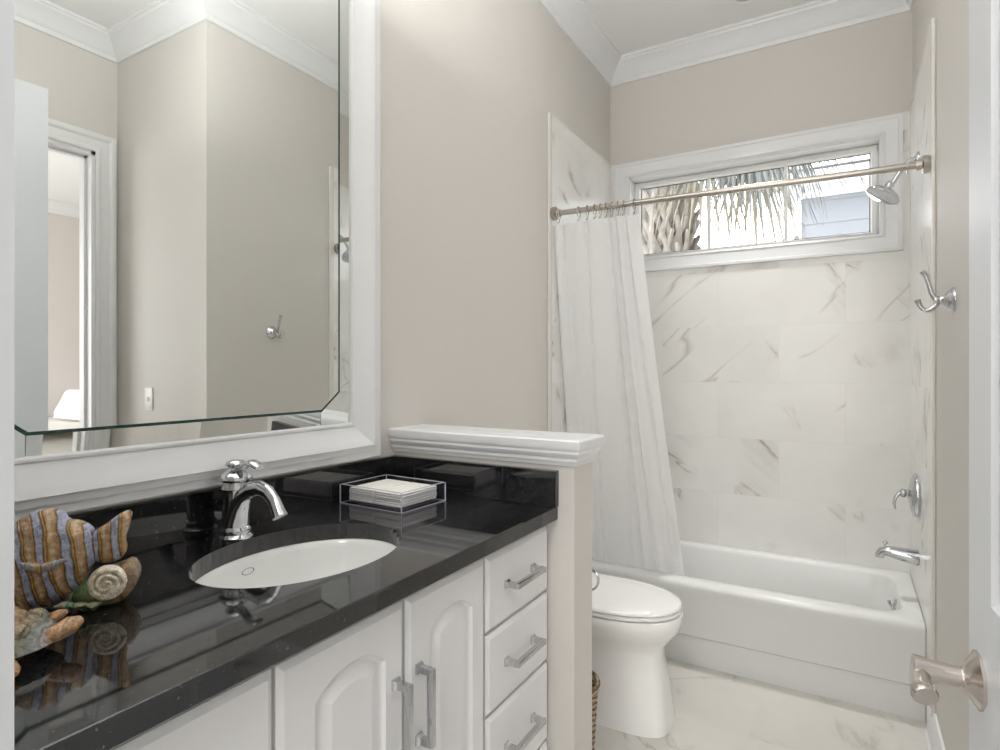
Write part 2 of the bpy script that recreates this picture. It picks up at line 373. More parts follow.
# ------------------------------------------------------------------ entry door (open, right edge of the view)
ang = radians(4.1)
dr = bpy.data.objects.new('door_1', None); C.objects.link(dr); dr.location = (.197, .235, 0); dr.rotation_euler = (0, 0, ang); dr.empty_display_size = .1
struct(dr)
L_, DT, DH = .776, .038, 2.30
def panel_loops(m, xf, sgn, y0, y1, z0, z1):
    loops = [(0, 0), (.006, .006), (.016, .007), (.030, .002), (.036, .000), (.06, .0)]
    rings = [[(xf+sgn*dp, y0+i, z0+i), (xf+sgn*dp, y0+i, z1-i), (xf+sgn*dp, y1-i, z1-i), (xf+sgn*dp, y1-i, z0+i)] for i, dp in loops]
    m.loft(rings, True, False, True)
m = MB(); st = .098
rails = [(0.012, .24), (.80, 1.0), (DH-.13, DH)]
m.box(0, DT, 0, st, .012, DH); m.box(0, DT, L_-st, L_, .012, DH)
for z0, z1 in rails: m.box(0, DT, st, L_-st, z0, z1)
for z0, z1 in ((.24, .80), (1.0, DH-.13)):
    panel_loops(m, 0, 1, st, L_-st, z0, z1); panel_loops(m, DT, -1, st, L_-st, z0, z1)
struct(m.build('door_leaf', 'doorpaint', dr, local=True, auto=20))
hd = bpy.data.objects.new('door_handle', None)
ly, lz = L_-.052, .890
m = MB()
def oct_ring(x, r, n=8): return [(x, ly+r*cos(2*pi*(k+.5)/n), lz+r*1.0*sin(2*pi*(k+.5)/n)) for k in range(n)]
m.loft([oct_ring(0, .036), oct_ring(-.004, .036), oct_ring(-.007, .031), oct_ring(-.013, .022), oct_ring(-.019, .016)])
m.tube([(-.016, ly, lz), (-.040, ly, lz), (-.056, ly, lz), (-.071, ly, lz+.001)], [.0125, .0135, .0160, .0172], 20)
hn = m.build('door_handle', 'satin', dr, local=True, auto=30)
m = MB()
m.tube([(-.062, ly, lz-.002), (-.066, ly-.020, lz-.004), (-.067, ly-.040, lz-.006), (-.067, ly-.056, lz-.007), (-.066, ly-.061, lz-.007)], [.0125, .0110, .0125, .0150, .0125], 20, flat=[1, .9, .85, .9, .85])
m.build('lever', 'satin', hn, local=True, auto=40)
hn['label'] = 'satin nickel lever handle'

# ------------------------------------------------------------------ vanity cabinet
XF = -.668
van = thing('vanity_cabinet', 'white bathroom vanity cabinet with arched doors under the black stone counter', 'cabinet', (-.92, .80, 0))
m = MB(); m.box(XL+.002, XF-.020, YS+.004, YS+.022, .10, .897); m.box(XL+.002, XF-.020, YH-.020, YH-.002, .10, .897); m.box(XL+.002, XL+.010, YS+.022, YH-.020, .10, .897)
m.box(XL+.002, XF-.020, YS+.022, YH-.020, .10, .118); m.box(XL+.002, XF-.075, YS+.004, YH-.002, 0, .10); m.box(XF-.038, XF-.020, YS+.022, YH-.020, .118, .897)
m.build('body', 'cabinet', van, smooth=False)
def pull(parent, y, z, vertical, length=.140):
    m = MB(); x0 = XF; hl = length/2; pj = .030
    for s in (-1, 1):
        cy, czz = (y, z+s*(hl-.006)) if vertical else (y+s*(hl-.006), z)
        a, b = .009, .006
        m.loft([[(x0, cy-a, czz-a), (x0, cy+a, czz-a), (x0, cy+a, czz+a), (x0, cy-a, czz+a)], [(x0+.004, cy-a, czz-a), (x0+.004, cy+a, czz-a), (x0+.004, cy+a, czz+a), (x0+.004, cy-a, czz+a)],
                [(x0+.009, cy-b, czz-b), (x0+.009, cy+b, czz-b), (x0+.009, cy+b, czz+b), (x0+.009, cy-b, czz+b)], [(x0+pj-.004, cy-b, czz-b), (x0+pj-.004, cy+b, czz-b), (x0+pj-.004, cy+b, czz+b), (x0+pj-.004, cy-b, czz+b)]])
    if vertical: m.box(x0+pj-.006, x0+pj+.006, y-.0065, y+.0065, z-hl, z+hl, .0015)
    else: m.box(x0+pj-.006, x0+pj+.006, y-hl, y+hl, z-.0065, z+.0065, .0015)
    return m.build('handle', 'pull', parent, auto=30)
def drawer(y0, y1, z0, z1):
    m = MB(); e = .005
    m.loft([[(XF-.019, y0, z0), (XF-.019, y1, z0), (XF-.019, y1, z1), (XF-.019, y0, z1)], [(XF-.006, y0, z0), (XF-.006, y1, z0), (XF-.006, y1, z1), (XF-.006, y0, z1)],
            [(XF-.0035, y0+e, z0+e), (XF-.0035, y1-e, z0+e), (XF-.0035, y1-e, z1-e), (XF-.0035, y0+e, z1-e)], [(XF, y0+2*e, z0+2*e), (XF, y1-2*e, z0+2*e), (XF, y1-2*e, z1-2*e), (XF, y0+2*e, z1-2*e)]])
    d = m.build('drawer', 'cabinet', van, auto=15)
    pull(d, (y0+y1)/2-.005, (z0+z1)/2+.002, False)
def arch_pts(y0, y1, z0, zs, rise, i=0, n=26):
    w = (y1-y0)/2; cy = (y0+y1)/2; R = (w*w+rise*rise)/(2*rise); zc = zs+rise-R
    wi, Ri = w-i, R-i; a0 = math.asin(wi/Ri)
    p = [(y0+i, z0+i), (y1-i, z0+i)]
    for k in range(n+1): th = a0-2*a0*k/n; p.append((cy+Ri*sin(th), zc+Ri*cos(th)))
    return p
def cab_door(y0, y1, z0, z1, hy, hz):
    m = MB(); b = m.b; e = .005
    ar = (y0+.064, y1-.050, z0+.075, .797, .032); arch = arch_pts(*ar)
    rect = [(y0+2*e, z0+2*e), (y1-2*e, z0+2*e), (y1-2*e, z1-2*e), (y0+2*e, z1-2*e)]
    ov = [b.verts.new((XF, *p)) for p in rect]; iv = [b.verts.new((XF, *p)) for p in arch]
    es = [b.edges.new((ov[i], ov[(i+1) % 4])) for i in range(4)]+[b.edges.new((iv[i], iv[(i+1) % len(iv)])) for i in range(len(iv))]
    bmesh.ops.triangle_fill(b, edges=es, use_beauty=True)
    loops = [(0, 0), (.004, -.0065), (.008, -.0085), (.013, -.0075), (.030, -.0005), (.033, .0005), (.036, .0005)]
    m.loft([[(XF+dp, *q) for q in arch_pts(*ar, i)] for i, dp in loops], True, False, True)
    m.loft([[(XF-.019, y0, z0), (XF-.019, y1, z0), (XF-.019, y1, z1), (XF-.019, y0, z1)], [(XF-.006, y0, z0), (XF-.006, y1, z0), (XF-.006, y1, z1), (XF-.006, y0, z1)],
            [(XF-.0035, y0+e, z0+e), (XF-.0035, y1-e, z0+e), (XF-.0035, y1-e, z1-e), (XF-.0035, y0+e, z1-e)], [(XF, *q) for q in rect]], True, True, False)
    d = m.build('door', 'cabinet', van, auto=12)
    pull(d, hy, hz, True)
Z1 = .880
for z0, z1 in ((.716, Z1), (.535, .709), (.330, .528), (.115, .323)):
    drawer(1.0805, 1.383, z0, z1); drawer(.232, .533, z0, z1)
cab_door(.5395, .8065, .115, Z1, .780, .684); cab_door(.8135, 1.0735, .115, Z1, .843, .684)

# ------------------------------------------------------------------ stone counter
XC = -.644; SCX, SCY, SA, SB = -.914, .801, .163, .215
ct = thing('vanity_countertop', 'glossy black speckled stone countertop with oval sink cutout and backsplash', 'countertop', (-.92, .80, .898))
m = MB(); b = m.b
e = .003; yA, yB_ = YS+.002, YH-.0005
prof = [(XC-e, .933), (XC-.0008, .9322), (XC, .930), (XC, .901), (XC-e, .898)]
def slabface(z, inset):
    rect = [(XL+.001, yA, z), (XC-inset, yA, z), (XC-inset, yB_, z), (XL+.001, yB_, z)]
    ov = [b.verts.new(p) for p in rect]; iv = [b.verts.new(p) for p in ell(SCX, SCY, SA, SB, z, 64)]
    es = [b.edges.new((ov[i], ov[(i+1) % 4])) for i in range(4)]+[b.edges.new((iv[i], iv[(i+1) % 64])) for i in range(64)]
    bmesh.ops.triangle_fill(b, edges=es, use_beauty=True)
slabface(.933, e); slabface(.898, e)
m.loft([ell(SCX, SCY, SA, SB, z, 64) for z in (.933, .898)], True, False, False)
m.loft([[(x, yA, z) for x, z in prof], [(x, yB_, z) for x, z in prof]], False, False, False)
for yy in (yA, yB_): b.faces.new([b.verts.new(q) for q in [(XL+.001, yy, .898), (XL+.001, yy, .933)]+[(x, yy, z) for x, z in prof]])
b.faces.new([b.verts.new(q) for q in [(XL+.001, yA, .898), (XL+.001, yB_, .898), (XL+.001, yB_, .933), (XL+.001, yA, .933)]])
m.build('slab', 'granite', ct, smooth=False)
MB().box(XL+.0005, XL+.020, YS+.002, YH-.0005, .9335, 1.027, .0012, 1).build('backsplash', 'granite', ct, auto=30)
MB().box(XL+.0205, -.641, YH-.020, YH-.0005, .9335, 1.027, .0012, 1).build('side_splash', 'granite', ct, auto=30)

# sink
sk = thing('undermount_sink', 'white oval undermount sink basin set below the black counter', 'sink', (SCX, SCY, .76))
m = MB()
pr = [(1.09, .8975), (1.02, .8975), (1.0, .896), (.985, .880), (.955, .850), (.90, .815), (.80, .785), (.62, .768), (.40, .760), (.20, .757), (.10, .756)]
pr2 = [(.10, .748), (.40, .750), (.64, .756), (.84, .775), (.95, .807), (1.01, .845), (1.03, .885), (1.09, .888)]
m.loft([ell(SCX, SCY, SA*s, SB*s, z, 64) for s, z in pr+pr2+[pr[0]]], True, False, False)
m.build('basin', 'porcelain', sk, auto=60)
MB().lathe([(.0, .7555), (.010, .757), (.013, .7585), (.0215, .7585), (.024, .7565), (.018, .752), (.018, .735), (0, .735)], (SCX, SCY, 0)).build('drain', 'chrome', sk)
# oval maker's mark printed on the back slope of the bowl
def on_bowl(ph, z, off=.012):
    q = pr[1:]; sv = next((s1+(s0-s1)*(z-z1)/(z0-z1) for (s0, z0), (s1, z1) in zip(q, q[1:]) if z1 <= z <= z0 and z0 > z1), .9)-off
    return (SCX+SA*sv*cos(ph), SCY+SB*sv*sin(ph), z)
M['ink'] = plain('grey_print', lin(120, 122, 124), .4)
m = MB(); m.loft([[on_bowl(pi+.06+.075*q*cos(2*pi*k/36), .868+.0065*q*sin(2*pi*k/36)) for k in range(36)] for q in (.84, 1.0)], True, False, False)
m.build('maker_mark', 'ink', sk, smooth=False)

# faucet
fx, fy = -1.112, .790
fa = thing('sink_faucet', 'polished chrome single lever faucet with arched spout behind the sink', 'faucet', (fx, fy, HC+.0005))
m = MB(); m.lathe([(.0, 0.0005), (.035, 0.0005), (.0355, .004), (.032, .007), (.030, .010), (.032, .014), (.032, .020), (.028, .024), (.0265, .030), (.0262, .060), (.0262, .098), (.0285, .101), (.0285, .105), (.0265, .108), (.026, .118), (0, .118)], (fx, fy, HC), n=40)
m.build('body', 'chrome', fa, auto=50)
m = MB(); P0 = [(-.003, .014), (.003, .040), (.012, .066), (.028, .089), (.051, .105), (.078, .111), (.102, .105), (.122, .088), (.135, .068), (.140, .060)]
m.tube([(fx+a, fy, HC+z) for a, z in P0], [.0285, .0275, .0245, .0205, .0178, .0160, .0146, .0136, .0136, .0152], 20, flat=[1.0, 1.0, .95, .9, .85, .8, .8, .85, 1, 1])
m.build('spout', 'chrome', fa, auto=50)
m = MB(); m.lathe([(.0265, .1185), (.033, .121), (.034, .126), (.030, .132), (.020, .139), (.014, .142), (.013, .146), (.018, .149), (.021, .154), (.018, .160), (.010, .163), (0, .164)], (fx, fy, HC), n=36)
m.tube([(fx+.010, fy, HC+.150), (fx+.030, fy-.002, HC+.152), (fx+.046, fy-.004, HC+.160), (fx+.062, fy-.006, HC+.163), (fx+.078, fy-.008, HC+.159), (fx+.088, fy-.009, HC+.154)], [.011, .0095, .010, .0125, .0135, .009], 16, flat=[1, .8, .6, .5, .45, .5])
m.build('lever_handle', 'chrome', fa, auto=50)

# ------------------------------------------------------------------ mirror
XM = XL+.020
MY0, MY1, MZ0, MZ1 = .333, 1.195, 1.136, 2.46
mi = thing('framed_wall_mirror', 'large wall mirror in a white moulded frame with mirrored border strips above the vanity', 'mirror', (XL, .764, 1.04))
FP = [(-.004, -.016), (-.004, -.001), (-.001, .003), (.004, .003), (.007, .000), (.012, .002), (.028, .007), (.044, .015), (.056, .022), (.062, .024), (.0635, .0235), (.0645, .0185), (.077, .0185), (.0785, .018), (.0795, .013), (.096, .013), (.100, .010), (.100, -.019), (-.004, -.019)]
frame_loop('x', MY0, MY1, MZ0, MZ1, XM-.001, 1, FP).build('frame', 'trim', mi, auto=20)
bw = .049; cl = .063; clz = .050
iy0, iy1, iz0, iz1 = MY0+bw, MY1-bw, MZ0+.040, MZ1-.040
octo = [(iy0+cl, iz0), (iy1-cl, iz0), (iy1, iz0+clz), (iy1, iz1-clz), (iy1-cl, iz1), (iy0+cl, iz1), (iy0, iz1-clz), (iy0, iz0+clz)]
def octi(i): return [(y+(i if y < .764 else -i)*(1 if k in (2, 3, 6, 7) else .35), z+(i if z < 1.6 else -i)*(1 if k in (0, 1, 4, 5) else .35)) for k, (y, z) in enumerate(octo)]
m = MB(); m.loft([[(XM-.012, *p) for p in octi(.006)], [(XM, *p) for p in octi(.006)]])
g = m.build('glass', 'mirror', mi, smooth=False)
m = MB(); m.loft([[(XM-.012, *p) for p in octi(0)], [(XM-.0003, *p) for p in octi(0)], [(XM-.0001, *p) for p in octi(.0058)], [(XM-.012, *p) for p in octi(.0058)], [(XM-.012, *p) for p in octi(0)]], True, False, False)
m.build('glass_edge', 'greenedge', mi, smooth=False)
dp = .0030; xb = XM-.0030
def strip(q):      # q: list of (y, z, depth)
    q = [(xb-d, y, z) for y, z, d in q]
    m = MB(); m.prism(q, (-.004, 0, 0)); o = m.build('border_strip', 'mirror', mi, smooth=False)
gp = .0006
strip([(iy0+cl+gp, MZ0, dp), (iy1-cl-gp, MZ0, dp), (iy1-cl-gp, iz0, 0), (iy0+cl+gp, iz0, 0)])
strip([(iy0+cl+gp, iz1, 0), (iy1-cl-gp, iz1, 0), (iy1-cl-gp, MZ1, dp), (iy0+cl+gp, MZ1, dp)])
strip([(iy1, iz0+clz+gp, 0), (MY1, iz0+clz+gp, dp), (MY1, iz1-clz-gp, dp), (iy1, iz1-clz-gp, 0)])
strip([(MY0, iz0+clz+gp, dp), (iy0, iz0+clz+gp, 0), (iy0, iz1-clz-gp, 0), (MY0, iz1-clz-gp, dp)])
for (ya, yb2, yo) in ((iy1-cl+gp, iy1, MY1), (iy0+cl-gp, iy0, MY0)):
    for (za, zb2, zo) in ((iz0, iz0+clz-gp, MZ0), (iz1, iz1-clz+gp, MZ1)):
        nv = Vector((yo-yb2, zo-za)).normalized(); ky = (abs(zb2-za), abs(yb2-ya)); nn = Vector((math.copysign(ky[0], yo-yb2), math.copysign(ky[1], zo-za))).normalized()
        dd = lambda y, z: max(0, (Vector((y-ya, z-za)).dot(nn)))*.055
        strip([(ya, za, 0), (ya, zo, dd(ya, zo)), (yo, zo, dd(yo, zo)), (yo, zb2, dd(yo, zb2)), (yb2, zb2, 0)])

# ------------------------------------------------------------------ things on the counter
bxo = thing('acrylic_tray_box', 'clear acrylic box holding white guest towels on the black counter corner', 'box', (-1.045, 1.213, HC+.0005), radians(-2.5))
m = MB(); a, b_, hh, w = .108, .086, .049, .0055
m.box(-a, a, -b_, b_, 0, .007, .001, 1); m.build('base', 'acrylic', bxo, local=True, auto=30)
for nm, q in (('side', (-a, a, -b_, -b_+w)), ('side', (-a, a, b_-w, b_)), ('side', (-a, -a+w, -b_+w+.0002, b_-w-.0002)), ('side', (a-w, a, -b_+w+.0002, b_-w-.0002))):
    MB().box(*q, .0072, hh, .0008, 1).build(nm, 'acrylic', bxo, local=True, auto=30)
m = MB(); m.loft([[(sx*(a-i), sy*(b_-i), z) for sx, sy in ((-1, -1), (1, -1), (1, 1), (-1, 1))] for i, z in ((.0006, hh+.0002), (.0006, hh+.0012), (w-.0006, hh+.0012), (w-.0006, hh+.0002), (.0006, hh+.0002))], True, False, False); m.build('rim', 'acrylic_edge', bxo, local=True, smooth=False)
m = MB(); m.loft([[(sx*(a-i), sy*(b_-i), z) for sx, sy in ((-1, -1), (1, -1), (1, 1), (-1, 1))] for i, z in ((-.0006, .0002), (-.0006, .0018), (.0002, .0018), (.0002, .0002), (-.0006, .0002))], True, False, False); m.build('base_edge', 'acrylic_edge', bxo, local=True, smooth=False)
for sx in (-1, 1):
    for sy in (-1, 1): MB().box(sx*(a+.0002)-.0012, sx*(a+.0002)+.0012, sy*(b_+.0002)-.0012, sy*(b_+.0002)+.0012, .0005, hh).build('corner_edge', 'acrylic_edge', bxo, local=True, smooth=False)
tw = thing('guest_towel_stack', 'folded white paper guest towels stacked inside the clear acrylic box', 'towels', (-1.045, 1.213, HC+.0085), radians(-2.5))
for sx0, sx1 in ((-.092, -.004), (-.002, .092)):
    m = MB(); z = 0
    for k in range(6):
        j = .0012*((k*37) % 3-1)
        m.box(sx0+abs(j), sx1-abs(j), -.071+j, .071+j, z, z+.0054, .0014, 2); z += .0056
    m.build('towel_pile', 'towel', tw, local=True)

# fish sculpture
def ceramic(name, stops, axis_scale, freq, warp, rough=.25, speck=.3, rot=(0, 0, 0)):
    t = NT(name); mp = t.add('ShaderNodeMapping'); mp.inputs['Rotation'].default_value = rot; t.l.new(t.coord(), mp.inputs['Vector'])
    n = t.noise(mp.outputs[0], 14, 2); sep = t.add('ShaderNodeSeparateXYZ'); t.l.new(mp.outputs[0], sep.inputs[0])
    x = t.math('ADD', sep.outputs[0], t.math('MULTIPLY', t.math('SUBTRACT', n.outputs[0], .5), warp))
    f = t.math('FRACT', t.math('MULTIPLY', x, freq))
    c = t.ramp(f, stops)
    n2 = t.noise(t.coord(), 130, 4, .7); d = t.ramp(n2.outputs[0], [(.34, (.45,)*3), (.52, (1, 1, 1)), (.66, (1.7,)*3)])
    mm = t.add('ShaderNodeMix', data_type='RGBA', blend_type='MULTIPLY'); mm.inputs[0].default_value = .7; t.l.new(c, mm.inputs[6]); t.l.new(d, mm.inputs[7])
    t.l.new(mm.outputs[2], t.b.inputs['Base Color']); t.b.inputs['Roughness'].default_value = rough; t.b.inputs['Coat Weight'].default_value = .3
    h = t.ramp(f, [(0, (0,)*3), (.06, (1,)*3), (.44, (1,)*3), (.5, (0,)*3), (.56, (1,)*3), (.94, (1,)*3), (1, (0,)*3)])
    t.bump(t.math('ADD', h, t.math('MULTIPLY', n2.outputs[0], 1.2)), .8, .003); return t.m
ORG, OCH, BLU, GRY, DRK, TAN = (.42, .20, .05), (.56, .36, .15), (.40, .42, .62), (.46, .47, .52), (.07, .05, .05), (.60, .44, .31)
FS = [(0, DRK), (.03, GRY), (.22, BLU), (.30, GRY), (.40, DRK), (.44, ORG), (.62, OCH), (.72, TAN), (.96, ORG), (1, DRK)]
M['fish'] = ceramic('striped_fish_glaze', FS, 1, 37, .030, rot=(0, radians(13), 0))
M['fin'] = ceramic('fish_fin_glaze', [(0, TAN), (.5, GRY), (1, OCH)], 1, 24, .03)
M['tail'] = ceramic('fish_tail_glaze', FS, 1, 37, .022, rot=(0, radians(8), 0))
M['shell'] = ceramic('cream_shell_glaze', [(0, (.78, .68, .52)), (.5, (.90, .84, .72)), (1, (.78, .68, .52))], 1, 9, .05)
M['leafy'] = ceramic('green_ochre_glaze', [(0, (.05, .16, .07)), (.3, (.22, .24, .12)), (.6, (.33, .20, .10)), (1, (.28, .27, .22))], 1, 11, .08)
M['turtle'] = ceramic('mottled_turtle_glaze', [(0, (.30, .26, .18)), (.25, (.17, .19, .16)), (.5, (.30, .28, .29)), (.75, (.36, .22, .10)), (1, (.30, .26, .18))], 1, 22, .09)
M['limb'] = ceramic('orange_turtle_glaze', [(0, (.48, .24, .10)), (.5, (.58, .36, .20)), (1, (.48, .24, .10))], 1, 18, .06)
fi = thing('ceramic_fish', 'striped blue and orange ceramic fish standing at the left end of the counter', 'ornament', (-1.046, .381, HC), math.atan2(.773, .634))
def relief(outline, th, dome=.5, back=.0, n_in=4, y0=0.0):
    """outline (s, z) polygon -> domed plate, front towards -y (local)"""
    cs = sum(p[0] for p in outline)/len(outline); cz_ = sum(p[1] for p in outline)/len(outline)
    rings = [[(s, y0+back, z) for s, z in outline]]
    for k in range(n_in+1):
        q = 1-k/(n_in+.6); pr_ = th*(.35+.65*sqrt(max(0, 1-q*q)))
        rings.append([(cs+(s-cs)*q, y0-pr_, cz_+(z-cz_)*q) for s, z in outline])
    m = MB(); m.loft(rings); return m
def smooth_poly(p, it=2):
    for _ in range(it):
        q = []
        for i in range(len(p)):
            a, b = p[i], p[(i+1) % len(p)]
            q += [(a[0]*.75+b[0]*.25, a[1]*.75+b[1]*.25), (a[0]*.25+b[0]*.75, a[1]*.25+b[1]*.75)]
        p = q
    return p
fb = [(-.062, .062), (-.050, .085), (-.028, .105), (-.006, .119), (.0105, .137), (.0257, .1445), (.0441, .146), (.060, .142), (.0652, .128), (.0816, .1245), (.0944, .116), (.101, .104), (.104, .080), (.102, .0645), (.0918, .047), (.084, .029), (.069, .013), (.038, .003), (.0, .003), (-.03, .015), (-.052, .036)]
relief(smooth_poly(fb, 1), .024, back=.010).build('body', 'fish', fi, local=True, auto=60)
tl_ = [(.092, .102), (.1138, .1165), (.1308, .1302), (.1441, .136), (.149, .130), (.1441, .108), (.1388, .0935), (.1425, .076), (.134, .060), (.1008, .060), (.094, .078)]
relief(smooth_poly(tl_, 1), .014, back=.008, y0=.002).build('tail_fin', 'tail', fi, local=True, auto=60)
pf_ = [(.012, .078), (.022, .066), (.034, .060), (.050, .061), (.062, .068), (.076, .079), (.058, .076), (.044, .073), (.028, .076)]
relief(smooth_poly(pf_, 1), .010, back=.006, y0=-.022).build('pectoral_fin', 'fin', fi, local=True, auto=60)
m = MB(); m.lathe([(.0, -.006), (.006, -.004), (.007, 0), (.006, .003), (0, .003)], (-.003, -.023, .072), (0, -1, 0), n=16, sx=1.2); m.build('eye', 'rubber', fi, local=True)
# spiral shell lying against the fish
m = MB(); sc_, sz_, sy_ = .126, .0400, -.038
m.lathe([(0, -.006), (.020, -.006), (.0250, 0), (.022, .005), (0, .006)], (sc_, sy_, sz_), (.0, -1, .25), n=28)
pts = []
for k in range(60):
    a_ = k/59*2*pi*2.6; r_ = .0232*(1-k/64); pts.append((sc_+r_*cos(a_), sy_-.005-.006*k/59+.0*r_, sz_+r_*sin(a_)*.95))
m.tube(pts, [.0038*(1-k/90) for k in range(60)], 8); m.build('spiral_shell', 'shell', fi, local=True, auto=60)
ob_ = [(.070, .018), (.085, .006), (.102, .001), (.134, .001), (.152, .014), (.161, .034), (.161, .050), (.152, .064), (.138, .058), (.105, .050), (.088, .034)]
relief(smooth_poly(ob_, 1), .016, back=.022, y0=-.016).build('base', 'leafy', fi, local=True, auto=60)
for (s0, y0, z0, s1, y1, z1) in ((.098, -.040, .004, .064, -.050, .017), (.100, -.040, .004, .092, -.060, .016), (.108, -.038, .002, .112, -.058, .012)):
    m = MB(); m.tube([(s0+(s1-s0)*q, y0+(y1-y0)*q, z0+(z1-z0)*q+.006*sin(pi*q)) for q in (0, .25, .5, .75, 1)], [.004, .009, .011, .008, .002], 12, flat=[.4]*5)
    m.build('leaf', 'leafy', fi, local=True, auto=60)

tu = thing('ceramic_turtle', 'mottled ceramic turtle with orange flippers lying on the counter in front of the fish', 'ornament', (-.898, .300, HC), radians(62))
m = MB(); m.lathe([(0, .010), (.060, .012), (.068, .018), (.064, .024), (.056, .034), (.042, .044), (.024, .051), (0, .053)], (0, 0, 0), n=36, sx=1.12, sy=.95)
rnd = random.Random(3)
for k in range(15):
    a_ = 2*pi*k/15*1.0; r_ = .048 if k % 2 else .027
    m.lathe([(.0125, -.004), (.0115, .003), (.006, .0065), (0, .0075)], (r_*cos(a_)*1.1, r_*sin(a_)*.93, .040 if k % 2 else .049), (cos(a_)*.5, sin(a_)*.5, 1), n=8)
m.build('shell', 'turtle', tu, local=True, auto=60)
def limb(nm, pts, rad, fl): 
    MB().tube(pts, rad, 14, flat=[fl]*len(pts)).build(nm, 'limb', tu, local=True, auto=60)
limb('head', [(.056, -.016, .020), (.072, -.018, .025), (.084, -.014, .030), (.092, -.006, .031)], [.012, .013, .014, .008], .8)
limb('flipper', [(.044, .030, .022), (.060, .028, .028), (.070, .024, .033), (.077, .022, .036)], [.012, .011, .009, .004], .7)
limb('flipper', [(.018, -.046, .014), (.028, -.062, .012), (.034, -.072, .010), (.037, -.080, .008)], [.012, .011, .009, .005], .6)
limb('flipper', [(-.050, -.040, .014), (-.062, -.056, .010), (-.070, -.066, .007)], [.012, .010, .005], .6)
limb('flipper', [(-.050, .040, .014), (-.062, .056, .010), (-.070, .066, .007)], [.012, .010, .005], .6)
MB().lathe([(.040, .0), (.045, .004), (.050, .011), (0, .012)], n=24).build('base', 'turtle', tu, local=True)

# ------------------------------------------------------------------ toilet
tcy = 2.155; TX = -.515
to = thing('toilet', 'white elongated toilet with closed lid between half wall and bathtub', 'toilet', (-.85, tcy, 0))
def bowl_ring(x0, x1, hw_, z, n=48, front=2.3, back=3.2):
    """egg outline: rounded front at x1, squarish back at x0"""
    xm = x0+(x1-x0)*.42; r = []
    for k in range(n):
        th = 2*pi*k/n; c, s_ = cos(th), sin(th); p = front if c >= 0 else back
        ax = (x1-xm) if c >= 0 else (xm-x0)
        r.append((xm+ax*math.copysign(abs(c)**(2/p), c), tcy+hw_*math.copysign(abs(s_)**(2/p), s_), z))
    return r
m = MB()
m.loft([bowl_ring(-1.10, -.548, .132, 0, front=4.5, back=4), bowl_ring(-1.10, -.550, .131, .012, front=4.5, back=4), bowl_ring(-1.09, -.562, .124, .10, front=4, back=4), bowl_ring(-1.08, -.572, .116, .19, front=3.4, back=4),
        bowl_ring(-1.08, -.580, .113, .255, front=2.8, back=4), bowl_ring(-1.07, -.570, .124, .285, front=2.4, back=4), bowl_ring(-1.06, -.542, .150, .318, front=2.2), bowl_ring(-1.05, -.520, .170, .348, front=2.15), bowl_ring(-1.05, -.512, .179, .375, front=2.15),
        bowl_ring(-1.05, -.510, .181, .400, front=2.15), bowl_ring(-1.05, -.512, .179, .404, front=2.15)])
m.build('bowl', 'porcelain', to, auto=60)
m = MB(); m.loft([bowl_ring(-1.0, TX-.004, .176, .408, front=2.15), bowl_ring(-1.0, TX, .180, .411, front=2.15), bowl_ring(-1.0, TX, .180, .418, front=2.15), bowl_ring(-1.0, TX-.004, .176, .421, front=2.15)])
m.build('seat', 'porcelain', to, auto=50)
m = MB(); m.loft([bowl_ring(-1.0, TX-.004, .176, .425, front=2.15), bowl_ring(-1.0, TX, .180, .428, front=2.15), bowl_ring(-1.0, TX, .180, .434, front=2.15), bowl_ring(-1.0, TX-.006, .174, .440, front=2.15), bowl_ring(-.99, TX-.03, .150, .445, front=2.15), bowl_ring(-.95, TX-.12, .09, .447, front=2.15)])
m.build('lid', 'porcelain', to, auto=50)
for q in (-.146, .138): MB().box(TX-.10, TX-.07, tcy+q-.006, tcy+q+.006, .4212, .4249, .001, 1).build('lid_bumper', 'plastic', to, smooth=False)
m = MB(); m.box(XL+.014, -1.0, tcy-.215, tcy+.215, .395, .735, .025, 3); m.build('tank', 'porcelain', to)
m = MB(); m.box(XL+.010, -.99, tcy-.222, tcy+.222, .7355, .768, .01, 3); m.build('tank_lid', 'porcelain', to)
m = MB(); m.tube([(-1.0, tcy-.16, .68), (-.982, tcy-.16, .68), (-.978, tcy-.13, .676), (-.978, tcy-.09, .672)], [.010, .008, .006, .006], 10); m.build('flush_lever', 'chrome', to)

# paper holder ring behind half wall
tp = thing('paper_holder', 'chrome ring of the paper holder sticking out behind the half wall', 'toilet paper holder', (-.630, YH2, .70))
m = MB(); m.lathe([(0, 0), (.022, 0), (.020, .008), (.010, .012), (.008, .040), (0, .040)], (-.660, YH2+.0005, .722), (0, 1, 0), n=24)
m.build('mount', 'chrome', tp)
m = MB(); m.tube([(-.628+.032*cos(a_), YH2+.045, .700+.032*sin(a_)) for a_ in [radians(160-12.5*k) for k in range(28)]], .0035, 10); m.build('ring', 'chrome', tp)
